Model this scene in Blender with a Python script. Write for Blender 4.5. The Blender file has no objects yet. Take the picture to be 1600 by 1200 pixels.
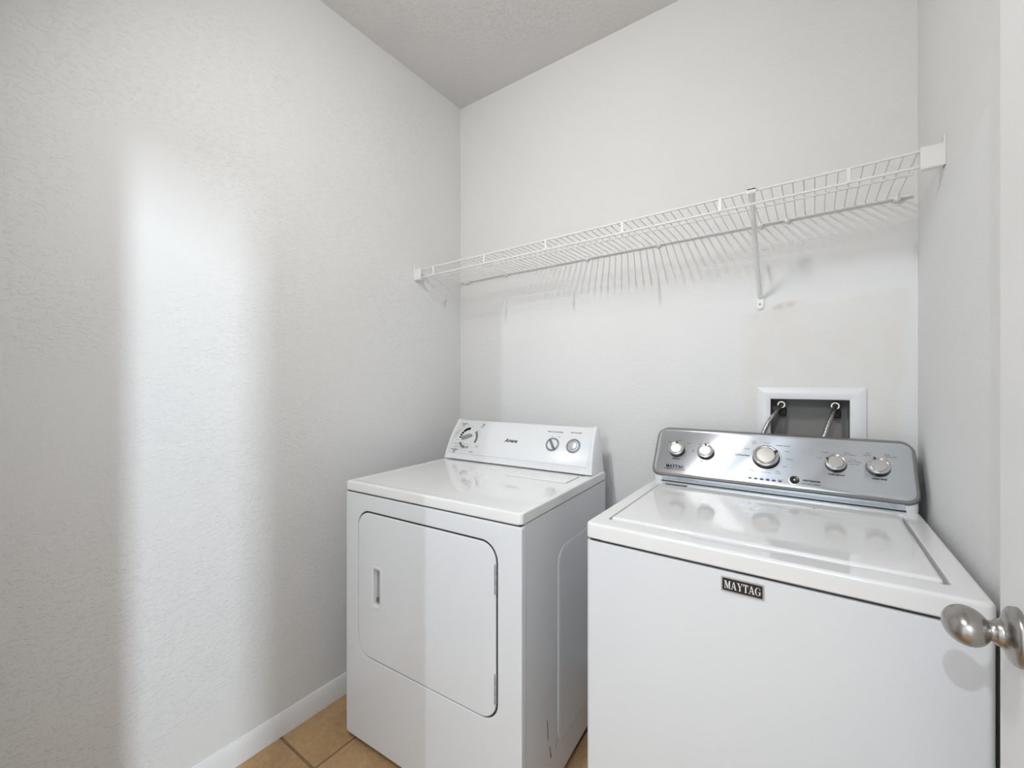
import bpy, bmesh, math, random
from mathutils import Vector, Matrix
PI = math.pi
random.seed(7)
S = bpy.context.scene
C = S.collection

# ------------------------------------------------------------------ camera
HC = 1.2699
cam_d = bpy.data.cameras.new('camera')
cam_d.sensor_width = 36.0
cam_d.lens = 663.5284 / 1600 * 36.0
cam_d.shift_y = -(600 - 596.8365) / 1600
cam_d.clip_start = 0.02
cam = bpy.data.objects.new('camera', cam_d)
C.objects.link(cam)
cam.location = (0, 0, HC)
cam.rotation_euler = (PI / 2, 0, 0.6175)
S.camera = cam

# ------------------------------------------------------------------ world, exposure, lights
S.view_settings.view_transform = 'Standard'
S.view_settings.look = 'None'
S.view_settings.gamma = 1
S.view_settings.use_curve_mapping = False
S.view_settings.exposure = 0.0
W = bpy.data.worlds.new('world')
S.world = W
W.use_nodes = True
W.node_tree.nodes['Background'].inputs[0].default_value = (0.9, 0.95, 1.0, 1)
W.node_tree.nodes['Background'].inputs[1].default_value = 0.5

def lamp(name, typ, loc, target, power, color, size=0.1, size_y=None, shape=None, spread=None):
    d = bpy.data.lights.new(name, typ)
    d.energy = power
    d.color = color
    if typ == 'AREA':
        d.shape = shape or ('RECTANGLE' if size_y else 'DISK')
        d.size = size
        if size_y: d.size_y = size_y
        if spread: d.spread = spread
    else:
        d.shadow_soft_size = size
    o = bpy.data.objects.new(name, d)
    C.objects.link(o)
    o.location = loc
    v = Vector(target) - Vector(loc)
    o.rotation_euler = v.to_track_quat('-Z', 'Y').to_euler()
    return o

WARM = (1.0, 0.987, 0.965)
COOL = (0.80, 0.905, 1.0)
# slim linear fixture under the ceiling, small bulb in the hall (its light is cut by the door jamb), tall hall window (seen through the doorway as a band on the left wall)
lamp('ceiling_light', 'AREA', (-0.66, 0.10, 2.48), (-0.84, 1.72, 1.40), 10.9, WARM, 0.022, 0.27, spread=math.radians(156))
lamp('hall_bulb', 'POINT', (-0.21, -1.13, 2.16), (0, 0, 0), 44, COOL, 0.009)
lamp('hall_window_daylight', 'AREA', (3.1, -1.54, 2.30), (-0.9, 0.2, 1.2), 122, COOL, 0.22, 0.70)
lamp('hall_fill_light', 'AREA', (0.6, -1.3, 2.70), (0.6, -1.3, 0), 24, COOL, 1.4, 1.0)  # added area lamp for soft fill, not an actual hall fixture

# ------------------------------------------------------------------ materials
MATS = {}
def mat(name, color, rough=0.5, metal=0.0, coat=0.0, spec=0.5, build=None):
    m = bpy.data.materials.new(name)
    m.use_nodes = True
    nt = m.node_tree
    b = nt.nodes['Principled BSDF']
    b.inputs['Base Color'].default_value = (*color, 1)
    b.inputs['Roughness'].default_value = rough
    b.inputs['Metallic'].default_value = metal
    b.inputs['Coat Weight'].default_value = coat
    b.inputs['Specular IOR Level'].default_value = spec
    if build: build(nt, b)
    MATS[name] = m
    return m

class N:
    def __init__(self, nt): self.nt = nt
    def node(self, t, **kw):
        n = self.nt.nodes.new(t)
        for k, v in kw.items(): setattr(n, k, v)
        return n
    def link(self, a, b): self.nt.links.new(a, b)
    def val(self, sock, x):
        if hasattr(x, 'is_linked') or hasattr(x, 'links'): self.link(x, sock)
        else: sock.default_value = x
    def math(self, op, a, b=None, c=None, clamp=False):
        n = self.node('ShaderNodeMath', operation=op); n.use_clamp = clamp
        self.val(n.inputs[0], a)
        if b is not None: self.val(n.inputs[1], b)
        if c is not None: self.val(n.inputs[2], c)
        return n.outputs[0]
    def noise(self, vec, scale, detail=2, rough=0.5, dist=0.0):
        n = self.node('ShaderNodeTexNoise')
        self.link(vec, n.inputs['Vector'])
        n.inputs['Scale'].default_value = scale
        n.inputs['Detail'].default_value = detail
        n.inputs['Roughness'].default_value = rough
        n.inputs['Distortion'].default_value = dist
        return n.outputs['Fac']
    def maprange(self, x, a, b, c=0.0, d=1.0, smooth=True):
        n = self.node('ShaderNodeMapRange')
        n.interpolation_type = 'SMOOTHSTEP' if smooth else 'LINEAR'
        self.val(n.inputs['Value'], x)
        n.inputs['From Min'].default_value = a; n.inputs['From Max'].default_value = b
        n.inputs['To Min'].default_value = c; n.inputs['To Max'].default_value = d
        return n.outputs['Result']
    def coords(self, kind='Object'):
        return self.node('ShaderNodeTexCoord').outputs[kind]
    def mapping(self, vec, scale=(1, 1, 1), rot=(0, 0, 0)):
        n = self.node('ShaderNodeMapping')
        self.link(vec, n.inputs['Vector'])
        n.inputs['Scale'].default_value = scale
        n.inputs['Rotation'].default_value = rot
        return n.outputs['Vector']
    def mix(self, f, a, b):
        n = self.node('ShaderNodeMix', data_type='RGBA')
        self.val(n.inputs['Factor'], f)
        for s, x in ((n.inputs['A'], a), (n.inputs['B'], b)):
            if isinstance(x, tuple): s.default_value = (*x, 1)
            else: self.link(x, s)
        return n.outputs['Result']
    def bump(self, h, strength, dist, bsdf):
        n = self.node('ShaderNodeBump')
        n.inputs['Strength'].default_value = strength
        n.inputs['Distance'].default_value = dist
        self.link(h, n.inputs['Height'])
        self.link(n.outputs['Normal'], bsdf.inputs['Normal'])

def paint(scale=1.0, heavy=0.5, patch=False, base=(0.79, 0.79, 0.785), strength=0.5):
    """orange-peel / knockdown wall paint"""
    def f(nt, b):
        n = N(nt)
        co = n.coords()
        fine = n.noise(co, 170 * scale, 2, 0.5)
        mid = n.noise(co, 62 * scale, 3, 0.55, 0.4)
        kn = n.maprange(n.noise(n.mapping(co, (1, 1, 1.9), (0.6, 0, 0)), 48 * scale, 4, 0.6, 0.5), 0.52, 0.60)
        area = n.maprange(n.noise(co, 1.7, 2), 0.30, 0.55)
        h = n.math('ADD', n.math('MULTIPLY', fine, 0.30), n.math('MULTIPLY', mid, 0.55))
        h = n.math('ADD', h, n.math('MULTIPLY', kn, n.math('MULTIPLY', area, heavy)))
        col = base
        blot = n.maprange(n.noise(co, 3.0, 4), 0.3, 0.7)
        c = n.mix(blot, tuple(x * 0.985 for x in base), base)
        if patch:
            sep = n.node('ShaderNodeSeparateXYZ'); n.link(co, sep.inputs[0])
            wob = n.math('MULTIPLY', n.math('SUBTRACT', n.noise(co, 9, 4), 0.5), 0.07)
            x = n.math('ADD', sep.outputs['X'], wob); z = n.math('ADD', sep.outputs['Z'], wob)
            m = n.math('MULTIPLY', n.maprange(x, -0.235, -0.17), n.maprange(x, 0.235, 0.20))
            zt = n.math('ADD', sep.outputs['Z'], n.math('MULTIPLY', sep.outputs['X'], -0.10))
            zt = n.math('ADD', zt, n.math('MULTIPLY', wob, 0.25))
            m = n.math('MULTIPLY', m, n.maprange(zt, 1.535, 1.525))
            m = n.math('MULTIPLY', m, n.maprange(z, 0.2, 0.4))
            tint = n.mix(n.maprange(n.noise(co, 7, 4), 0.35, 0.65), (0.755, 0.73, 0.70), (0.775, 0.76, 0.74))
            c = n.mix(n.math('MULTIPLY', m, 0.85), c, tint)
            # pinkish smear right of the brace foot
            dx = n.math('SUBTRACT', sep.outputs['X'], -0.085); dz = n.math('SUBTRACT', zt, 1.538)
            rr = n.math('ADD', n.math('POWER', n.math('DIVIDE', dx, 0.07), 2), n.math('POWER', n.math('DIVIDE', dz, 0.014), 2))
            sm = n.math('MULTIPLY', n.maprange(rr, 1.2, 0.1), n.maprange(n.noise(co, 28, 4), 0.35, 0.6))
            c = n.mix(n.math('MULTIPLY', sm, 0.55), c, (0.62, 0.50, 0.43))
            h = n.math('MULTIPLY', h, n.math('SUBTRACT', 1.0, n.math('MULTIPLY', m, 0.45)))
            h = n.math('ADD', h, n.math('MULTIPLY', m, 0.9))
        n.link(c, b.inputs['Base Color'])
        n.bump(h, strength, 0.004, b)
    return f

mat('wall_paint_left', (0.8, 0.8, 0.79), 0.62, build=paint(1.0, 0.9, strength=0.40), spec=0.35)
mat('wall_paint_back', (0.8, 0.8, 0.79), 0.62, build=paint(1.0, 0.25, patch=True, strength=0.42), spec=0.35)
mat('wall_paint', (0.8, 0.8, 0.79), 0.62, build=paint(1.0, 0.2, strength=0.4), spec=0.35)
mat('ceiling_paint', (0.8, 0.8, 0.79), 0.8, build=paint(1.3, 1.0, base=(0.74, 0.735, 0.73), strength=0.5), spec=0.2)
mat('trim_paint', (0.82, 0.82, 0.82), 0.35)
mat('door_paint', (0.80, 0.795, 0.785), 0.45)

def enamel(nt, b):
    n = N(nt)
    co = n.coords()
    n.bump(n.noise(co, 420, 2), 0.06, 0.0006, b)
mat('white_enamel', (0.80, 0.815, 0.84), 0.22, coat=0.25, build=enamel)
mat('white_enamel_lit_top', (0.87, 0.865, 0.86), 0.09, coat=0.6)  # same enamel made paler and warmer: light on the tops put into the colour
MATS['white_enamel_lit_top'].node_tree.nodes['Principled BSDF'].inputs['Coat Roughness'].default_value = 0.03
mat('white_plastic', (0.82, 0.83, 0.84), 0.32)
mat('shelf_vinyl', (0.84, 0.84, 0.83), 0.4)
mat('seam_grey', (0.35, 0.35, 0.35), 0.6)
mat('dark_rubber', (0.03, 0.027, 0.026), 0.7)
mat('black_plastic', (0.012, 0.012, 0.014), 0.3)
mat('ink', (0.022, 0.022, 0.03), 0.8, spec=0.05)
mat('ink_grey', (0.07, 0.07, 0.085), 0.8, spec=0.05)
mat('white_ink', (0.86, 0.86, 0.86), 0.4)
mat('grip_silver', (0.40, 0.39, 0.38), 0.35, metal=0.8)
mat('blue_grey', (0.23, 0.27, 0.32), 0.35)
mat('grey_plastic', (0.20, 0.195, 0.185), 0.42)
mat('handle_grey', (0.42, 0.42, 0.44), 0.4)
mat('label_navy', (0.03, 0.045, 0.09), 0.35)
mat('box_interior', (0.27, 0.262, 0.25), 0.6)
mat('cap_silver', (0.62, 0.61, 0.595), 0.36, metal=1.0)
mat('chrome', (0.66, 0.65, 0.635), 0.16, metal=1.0)
mat('silver', (0.72, 0.71, 0.69), 0.34, metal=1.0)
mat('strip_silver', (0.66, 0.72, 0.80), 0.22, metal=0.85)
mat('bezel', (0.46, 0.46, 0.48), 0.35, metal=0.35)
mat('brass_valve', (0.10, 0.10, 0.12), 0.4, metal=0.6)

def nickel(nt, b):
    n = N(nt); co = n.coords()
    n.bump(n.noise(n.mapping(co, (1, 1, 1)), 900, 2), 0.10, 0.0003, b)
mat('satin_nickel', (0.40, 0.38, 0.36), 0.27, metal=1.0, build=nickel)

def brushed(nt, b):
    n = N(nt); co = n.coords()
    st = n.noise(n.mapping(co, (3, 380, 380)), 3.0, 3, 0.6)
    n.link(n.maprange(st, 0.2, 0.8, 0.27, 0.34, False), b.inputs['Roughness'])
    n.link(n.mix(st, (0.70, 0.73, 0.775), (0.80, 0.83, 0.87)), b.inputs['Base Color'])
    b.inputs['Anisotropic'].default_value = 1.0
    b.inputs['Anisotropic Rotation'].default_value = 0.25
    t = n.node('ShaderNodeCombineXYZ'); t.inputs[0].default_value = 1.0
    n.link(t.outputs[0], b.inputs['Tangent'])
mat('brushed_steel', (0.7, 0.71, 0.72), 0.3, metal=1.0, build=brushed)

def braid(nt, b):
    n = N(nt); co = n.coords()
    w = n.noise(n.mapping(co, (1, 1, 1)), 420, 1)
    n.link(n.mix(n.maprange(w, 0.4, 0.6), (0.22, 0.21, 0.20), (0.62, 0.61, 0.60)), b.inputs['Base Color'])
    n.bump(w, 0.5, 0.001, b)
mat('braided_steel', (0.5, 0.5, 0.5), 0.35, metal=0.9, build=braid)

def tile_col(nt, b):
    n = N(nt); co = n.coords()
    info = n.node('ShaderNodeObjectInfo')
    off = n.node('ShaderNodeVectorMath', operation='ADD')
    n.link(co, off.inputs[0])
    sc = n.node('ShaderNodeVectorMath', operation='SCALE'); n.link(info.outputs['Location'], sc.inputs[0]); sc.inputs['Scale'].default_value = 3.7
    n.link(sc.outputs[0], off.inputs[1])
    v = off.outputs[0]
    a = n.maprange(n.noise(v, 6, 5, 0.6, 0.6), 0.3, 0.7)
    g = n.maprange(n.noise(v, 55, 4, 0.65), 0.35, 0.7)
    c = n.mix(a, (0.40, 0.235, 0.105), (0.53, 0.335, 0.165))
    c = n.mix(n.math('MULTIPLY', g, 0.35), c, (0.60, 0.42, 0.24))
    n.link(c, b.inputs['Base Color'])
    n.bump(n.math('ADD', n.math('MULTIPLY', g, 0.5), a), 0.35, 0.004, b)
mat('tan_tile', (0.5, 0.35, 0.2), 0.5, build=tile_col)
def grout(nt, b):
    n = N(nt); co = n.coords(); g = n.noise(co, 90, 3)
    n.link(n.mix(g, (0.20, 0.125, 0.065), (0.32, 0.21, 0.12)), b.inputs['Base Color']); n.bump(g, 0.4, 0.003, b)
mat('grout', (0.3, 0.2, 0.12), 0.9, build=grout)

# ------------------------------------------------------------------ mesh helpers
def link_bm(name, bm, material, parent=None, angle=35, wn=False, loc=None):
    me = bpy.data.meshes.new(name)
    bmesh.ops.recalc_face_normals(bm, faces=bm.faces)
    for f in bm.faces: f.smooth = True
    bm.to_mesh(me); bm.free()
    mm = material if isinstance(material, (list, tuple)) else [material]
    for x in mm: me.materials.append(MATS[x])
    me.set_sharp_from_angle(angle=math.radians(angle))
    o = bpy.data.objects.new(name, me)
    C.objects.link(o)
    if parent: o.parent = parent
    if loc: o.location = loc
    if wn:
        md = o.modifiers.new('weighted', 'WEIGHTED_NORMAL'); md.keep_sharp = True
    return o

def thing(name, label, cat, loc=(0, 0, 0), rotz=0, group=None):
    o = bpy.data.objects.new(name, None); C.objects.link(o)
    o.location = loc; o.rotation_euler = (0, 0, rotz)
    o.empty_display_size = 0.1
    return tag(o, label, cat, group)

def tag(o, label, cat, group=None):
    o['label'] = label; o['category'] = cat
    if group: o['group'] = group
    return o

def structure(o, label=None):
    o['kind'] = 'structure'
    if label: o['label'] = label
    return o

def box(bm, x0, x1, y0, y1, z0, z1, bev=0.0, seg=2, mi=0):
    r = bmesh.ops.create_cube(bm, size=1)
    vs = r['verts']
    for v in vs:
        v.co = Vector(((x0 + x1) / 2 + v.co.x * (x1 - x0), (y0 + y1) / 2 + v.co.y * (y1 - y0), (z0 + z1) / 2 + v.co.z * (z1 - z0)))
    fs = set(f for v in vs for f in v.link_faces)
    for f in fs: f.material_index = mi
    if bev:
        es = list(set(e for v in vs for e in v.link_edges))
        bmesh.ops.bevel(bm, geom=es, offset=bev, segments=seg, profile=0.5, affect='EDGES')
    return bm

def rrect(x0, x1, y0, y1, r, n=6):
    """rounded rectangle, 4*(n+1) points, counter-clockwise from lower left"""
    pts = []
    for cx, cy, a0 in ((x0 + r, y0 + r, PI), (x1 - r, y0 + r, 1.5 * PI), (x1 - r, y1 - r, 0), (x0 + r, y1 - r, 0.5 * PI)):
        for k in range(n + 1):
            a = a0 + k * PI / 2 / n
            pts.append((cx + r * math.cos(a), cy + r * math.sin(a)))
    return pts

def loft(bm, loops, cap0=True, cap1=True, mi=None, close=False):
    rows = [[bm.verts.new(p) for p in L] for L in loops]
    n = len(rows[0]); m = len(rows)
    rng = range(m if close else m - 1)
    for i in rng:
        a, b = rows[i], rows[(i + 1) % m]
        for j in range(n):
            f = bm.faces.new((a[j], a[(j + 1) % n], b[(j + 1) % n], b[j]))
            if mi: f.material_index = mi[i] if isinstance(mi, (list, tuple)) else mi
    if not close:
        if cap0:
            f = bm.faces.new(list(reversed(rows[0])))
            if mi: f.material_index = mi[0] if isinstance(mi, (list, tuple)) else mi
        if cap1:
            f = bm.faces.new(rows[-1])
            if mi: f.material_index = mi[-1] if isinstance(mi, (list, tuple)) else mi
    return bm

def XZ(p, y): return [(a, y, b) for a, b in p]
def XY(p, z): return [(a, b, z) for a, b in p]

def tube(bm, pts, r, seg=8, caps=True, radii=None):
    pts = [Vector(p) for p in pts]
    loops = []
    up = None
    for i, p in enumerate(pts):
        t = (pts[min(i + 1, len(pts) - 1)] - pts[max(i - 1, 0)]).normalized()
        if up is None:
            up = t.orthogonal().normalized()
        up = (up - t * up.dot(t)).normalized()
        sd = t.cross(up)
        rr = radii[i] if radii else r
        loops.append([p + (up * math.cos(2 * PI * k / seg) + sd * math.sin(2 * PI * k / seg)) * rr for k in range(seg)])
    loft(bm, loops, caps, caps)
    return bm

def lathe(bm, prof, M, seg=32, mi=None, cap0=True, cap1=True):
    """prof: (radius, height) pairs turned about the local z axis of M"""
    loops = [[M @ Vector((r * math.cos(2 * PI * k / seg), r * math.sin(2 * PI * k / seg), h)) for k in range(seg)] for r, h in prof]
    loft(bm, loops, cap0, cap1, mi)
    return bm

def bez(p0, p1, p2, p3, n=16):
    out = []
    p0, p1, p2, p3 = map(Vector, (p0, p1, p2, p3))
    for i in range(n + 1):
        t = i / n
        out.append((1 - t) ** 3 * p0 + 3 * t * (1 - t) ** 2 * p1 + 3 * t * t * (1 - t) * p2 + t ** 3 * p3)
    return out

def plane_frame(P0, su, sv):
    su = Vector(su).normalized(); sv = Vector(sv).normalized(); n = su.cross(sv)
    M = Matrix((su, sv, n)).transposed().to_4x4()
    M.translation = Vector(P0)
    return M

_dg = None
def text_bm(bm, s, size, M, u, v, h=0.0005, align='CENTER', shear=0.0, bold=0.0, squeeze=1.0):
    """flat printed lettering on the plane of M at (u, v)"""
    cu = bpy.data.curves.new('lettering', 'FONT')
    cu.body = s; cu.size = size; cu.align_x = align; cu.align_y = 'CENTER'
    cu.shear = shear; cu.offset = bold; cu.resolution_u = 3
    o = bpy.data.objects.new('lettering', cu)
    C.objects.link(o)
    dg = bpy.context.evaluated_depsgraph_get()
    me = o.evaluated_get(dg).to_mesh()
    base = [bm.verts.new(M @ Vector((u + p.co.x * squeeze, v + p.co.y, h))) for p in me.vertices]
    for f in me.polygons:
        try: bm.faces.new([base[i] for i in f.vertices])
        except ValueError: pass
    o.evaluated_get(dg).to_mesh_clear()
    bpy.data.objects.remove(o); bpy.data.curves.remove(cu)

def quad(bm, pts, mi=0):
    f = bm.faces.new([bm.verts.new(p) for p in pts]); f.material_index = mi
    return f

def disc(bm, M, u, v, r, h, seg=24, squash=1.0):
    bm.faces.new([bm.verts.new(M @ Vector((u + r * math.cos(2 * PI * k / seg), v + r * squash * math.sin(2 * PI * k / seg), h))) for k in range(seg)])

def arc_band(bm, M, u, v, r0, r1, a0, a1, h, seg=8):
    a0 = math.radians(a0); a1 = math.radians(a1)
    pr = None
    for k in range(seg + 1):
        a = a0 + (a1 - a0) * k / seg
        c = [bm.verts.new(M @ Vector((u + r * math.cos(a), v + r * math.sin(a), h))) for r in (r0, r1)]
        if pr: bm.faces.new((pr[0], pr[1], c[1], c[0]))
        pr = c

# bold slab-serif capitals drawn as polygons in a unit-height box
SERIF = {
 'M': (1.18, [[(.05,0),(.36,0),(.36,.07),(.05,.07)], [(.15,0),(.235,0),(.235,.96),(.15,.96)], [(.02,.93),(.36,.93),(.36,1),(.02,1)],
       [(.16,1),(.40,1),(.70,.14),(.56,0)], [(.56,0),(.63,0),(.94,1),(.86,1)], [(.84,0),(1.05,0),(1.05,1),(.84,1)],
       [(.74,0),(1.15,0),(1.15,.07),(.74,.07)], [(.84,.93),(1.15,.93),(1.15,1),(.84,1)]]),
 'A': (1.0, [[(0,0),(.32,0),(.32,.07),(0,.07)], [(.10,0),(.18,0),(.50,.92),(.42,1)], [(.42,1),(.56,1),(.92,0),(.68,0)],
       [(.24,.28),(.72,.28),(.70,.36),(.27,.36)], [(.58,0),(1.0,0),(1.0,.07),(.58,.07)]]),
 'Y': (1.0, [[(0,.93),(.42,.93),(.42,1),(0,1)], [(.08,1),(.31,1),(.61,.44),(.40,.44)], [(.52,.44),(.60,.48),(.88,1),(.80,1)],
       [(.68,.93),(1.0,.93),(1.0,1),(.68,1)], [(.40,0),(.61,0),(.61,.46),(.40,.46)], [(.30,0),(.71,0),(.71,.07),(.30,.07)]]),
 'T': (.9, [[(.02,.91),(.88,.91),(.88,1),(.02,1)], [(.02,.70),(.07,.70),(.14,.93),(.02,.93)], [(.83,.70),(.88,.70),(.88,.93),(.76,.93)],
       [(.345,0),(.555,0),(.555,.95),(.345,.95)], [(.24,0),(.66,0),(.66,.07),(.24,.07)]]),
}
def _g():
    q = []
    for k in range(16):
        a0 = math.radians(50 + k * 265 / 16); a1 = math.radians(50 + (k + 1) * 265 / 16)
        def t(a): return 0.06 + 0.16 * max(0, -math.cos(a)) ** 0.8
        o0 = (.5 + .48 * math.cos(a0), .5 + .51 * math.sin(a0)); o1 = (.5 + .48 * math.cos(a1), .5 + .51 * math.sin(a1))
        i0 = (.5 + (.48 - t(a0)) * math.cos(a0), .5 + (.51 - t(a0) * .6) * math.sin(a0)); i1 = (.5 + (.48 - t(a1)) * math.cos(a1), .5 + (.51 - t(a1) * .6) * math.sin(a1))
        q.append([o0, o1, i1, i0])
    q += [[(.70,.08),(.90,.08),(.90,.46),(.70,.46)], [(.55,.40),(1.0,.40),(1.0,.47),(.55,.47)], [(.80,.66),(.86,.66),(.86,.98),(.78,.86)]]
    return q
SERIF['G'] = (1.0, _g())
def serif_text(bm, s, M, u, v, width, height, h=0.0006):
    tot = sum(SERIF[c][0] for c in s) + 0.02 * (len(s) - 1)
    kx = width / tot; x = u - width / 2
    for c in s:
        w, qs = SERIF[c]
        for q in qs:
            bm.faces.new([bm.verts.new(M @ Vector((x + px * kx, v - height / 2 + py * height, h))) for px, py in q])
        x += (w + 0.02) * kx

# ------------------------------------------------------------------ room shell
XL, XR, YB, H = -1.565, 0.2516, 1.7209, 2.7532
YF, XH, YH = -0.03, 3.4, -2.4          # doorway wall; hall behind the camera
T = 0.12
def solid(name, dims, m, lab=None):
    bm = bmesh.new()
    for d in dims: box(bm, *d)
    return structure(link_bm(name, bm, m), lab)

OX0, OX1, OZ0, OZ1 = -0.1236, 0.0957, 1.060, 1.214      # opening for the supply box
solid('wall_back', [(XL - T, OX0, YB, YB + T, 0, H), (OX1, XR + T, YB, YB + T, 0, H),
                    (OX0, OX1, YB, YB + T, 0, OZ0), (OX0, OX1, YB, YB + T, OZ1, H)], 'wall_paint_back')
solid('wall_left', [(XL - T, XL, YH, YB, 0, H)], 'wall_paint_left')
solid('wall_right', [(XR, XR + T, YF, YB, 0, H)], 'wall_paint')
JX0, JX1, JZ = -0.625, 0.184, 1.985
solid('wall_front', [(XL, JX0, YF - T, YF, 0, H), (JX1, XR + T, YF - T, YF, 0, H), (JX0, JX1, YF - T, YF, JZ, H)], 'wall_paint')
solid('wall_hall', [(XR + T, XH, YF - T, YF, 0, H), (XH, XH + T, YH, YF, 0, H), (XL - T, XH + T, YH - T, YH, 0, H)], 'wall_paint')
solid('ceiling', [(XL - T, XH + T, YH - T, YB + T, H, H + 0.1)], 'ceiling_paint')

floor = solid('floor', [(XL - T, XH + T, YH - T, YB + T, -0.06, -0.004)], 'grout')
# floor tiles
TS, TG = 0.330, 0.009
def tile_mesh(w, d):
    bm = bmesh.new()
    box(bm, -w / 2, w / 2, -d / 2, d / 2, -0.008, 0.0, 0.003, 1)
    return bm
shared = {}
ntile = 0
for i in range(-1, 6):
    for j in range(-7, 3):
        x0 = -1.339 + TS * i; x1 = x0 + TS
        y0 = 0.761 + TS * j; y1 = y0 + TS
        x0 = max(x0, XL); x1 = min(x1, XR if y0 > -0.3 else 9); y1 = min(y1, YB)
        if x1 - x0 < 0.03 or y1 - y0 < 0.03: continue
        w, d = round(x1 - x0 - TG, 4), round(y1 - y0 - TG, 4)
        loc = ((x0 + x1) / 2, (y0 + y1) / 2, 0)
        if (w, d) in shared:
            o = bpy.data.objects.new('tile', shared[(w, d)]); C.objects.link(o); o.parent = floor; o.location = loc
        else:
            o = link_bm('tile', tile_mesh(w, d), 'tan_tile', floor, loc=loc); shared[(w, d)] = o.data

def baseboard(name, p0, p1, nrm):
    """extruded base moulding, profile rises from the floor against the wall"""
    prof = [(0.0, 0.0), (0.013, 0.0), (0.013, 0.055), (0.010, 0.063), (0.0085, 0.070), (0.004, 0.079), (0.0, 0.080)]
    bm = bmesh.new()
    loops = [[(p[0] + nrm[0] * t, p[1] + nrm[1] * t, z) for t, z in prof] for p in (p0, p1)]
    loft(bm, loops)
    return structure(link_bm(name, bm, 'trim_paint', angle=25))
baseboard('baseboard_left', (XL, YF), (XL, YB), (1, 0))
baseboard('baseboard_back', (XL + 0.013, YB), (XR - 0.013, YB), (0, -1))
baseboard('baseboard_right', (XR, YF), (XR, YB), (-1, 0))

# ------------------------------------------------------------------ open door with knob
DX = 0.1777
bm = bmesh.new()
box(bm, DX, DX + 0.035, -0.02, 0.736, 0.012, 1.975, 0.002, 1)
door = structure(link_bm('door_1', bm, 'door_paint'), 'white painted door standing open along the right wall')
KY, KZ = 0.676, 1.000
Mk = plane_frame((DX, KY, KZ), (0, -1, 0), (0, 0, 1))     # normal points to -x
bm = bmesh.new()
lathe(bm, [(0.0300, 0.0), (0.0300, 0.003), (0.0290, 0.006), (0.0255, 0.0085), (0.0205, 0.0105), (0.0165, 0.0115), (0.0150, 0.0140)], Mk, 48)
rose = link_bm('door_knob', bm, 'satin_nickel', door, angle=50)
bm = bmesh.new()
lathe(bm, [(0.0135, 0.010), (0.0135, 0.017), (0.0118, 0.0185), (0.0105, 0.021), (0.0100, 0.026), (0.0112, 0.031)], Mk, 32)
link_bm('neck', bm, 'satin_nickel', rose, angle=50)
bm = bmesh.new()
prof = []
for k in range(15):
    a = -PI / 2 + k * PI / 14
    prof.append((max(0.0004, math.cos(a)), 0.0400 + 0.0195 * math.sin(a)))
loops = [[Mk @ Vector((0.0275 * r * math.cos(2 * PI * k / 40), 0.0198 * r * math.sin(2 * PI * k / 40), h)) for k in range(40)] for r, h in prof]
loft(bm, loops)
link_bm('grip', bm, 'satin_nickel', rose, angle=80)

# ------------------------------------------------------------------ clothes dryer (local x = width, y = depth, z = up)
DW, DD = 0.736, 0.650
dry = thing('clothes_dryer', 'white front-loading clothes dryer on the tan tile floor beside the left wall', 'dryer', (-1.3707, 0.8995, 0), 0.0548)
bm = bmesh.new()
box(bm, 0.002, DW - 0.002, 0.024, DD, 0.03, 0.882, 0.004, 2)
cab = link_bm('cabinet', bm, 'white_enamel', dry, wn=True)
# embossed side panels
for s in (0, 1):
    bm = bmesh.new()
    x = DW - 0.002 if s else 0.002
    q = 1 if s else -1
    o_ = rrect(0.222, 0.60, 0.130, 0.750, 0.055, 6); i_ = rrect(0.232, 0.59, 0.140, 0.740, 0.047, 6)
    loft(bm, [[(x - q * 0.003, a, b) for a, b in o_], [(x + q * 0.0006, a, b) for a, b in o_], [(x + q * 0.0040, a, b) for a, b in i_]], True, True)
    link_bm('side_panel', bm, 'white_enamel', cab, angle=70, wn=True)
# scuffs low on the right side
for pts in ([(0.150, 0.262), (0.153, 0.262), (0.158, 0.20), (0.155, 0.20)], [(0.166, 0.175), (0.1685, 0.175), (0.178, 0.134), (0.173, 0.134)],
            [(0.200, 0.140), (0.204, 0.142), (0.219, 0.160), (0.217, 0.160)]):
    bm = bmesh.new()
    quad(bm, [(DW - 0.002 + 0.0006, a, b) for a, b in pts])
    o = link_bm('scuff_mark', bm, 'ink', cab); o['label'] = 'dark scuff mark'

# front panel with door opening
DO = (0.066, 0.657, 0.320, 0.823)
def ring_plate(bm, outer, inner, y0, y1, bev_o, bev_i, O, I):
    pass
bm = bmesh.new()
n = 8
ro = lambda d, y: XZ(rrect(0 + d, DW - d, 0.0165 + d, 0.880 - d, 0.007, n), y)
ri = lambda d, y: XZ(rrect(DO[0] - d, DO[1] + d, DO[2] - d, DO[3] + d, 0.055 + d, n), y)
loft(bm, [ro(0, 0.021), ro(0, 0.005), ro(0.0015, 0.0015), ro(0.005, 0), ri(0.006, 0), ri(0.0015, 0.0015), ri(0.0, 0.006), ri(0.0, 0.021)], close=True)
link_bm('front_panel', bm, 'white_enamel', dry, angle=40, wn=True)
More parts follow.
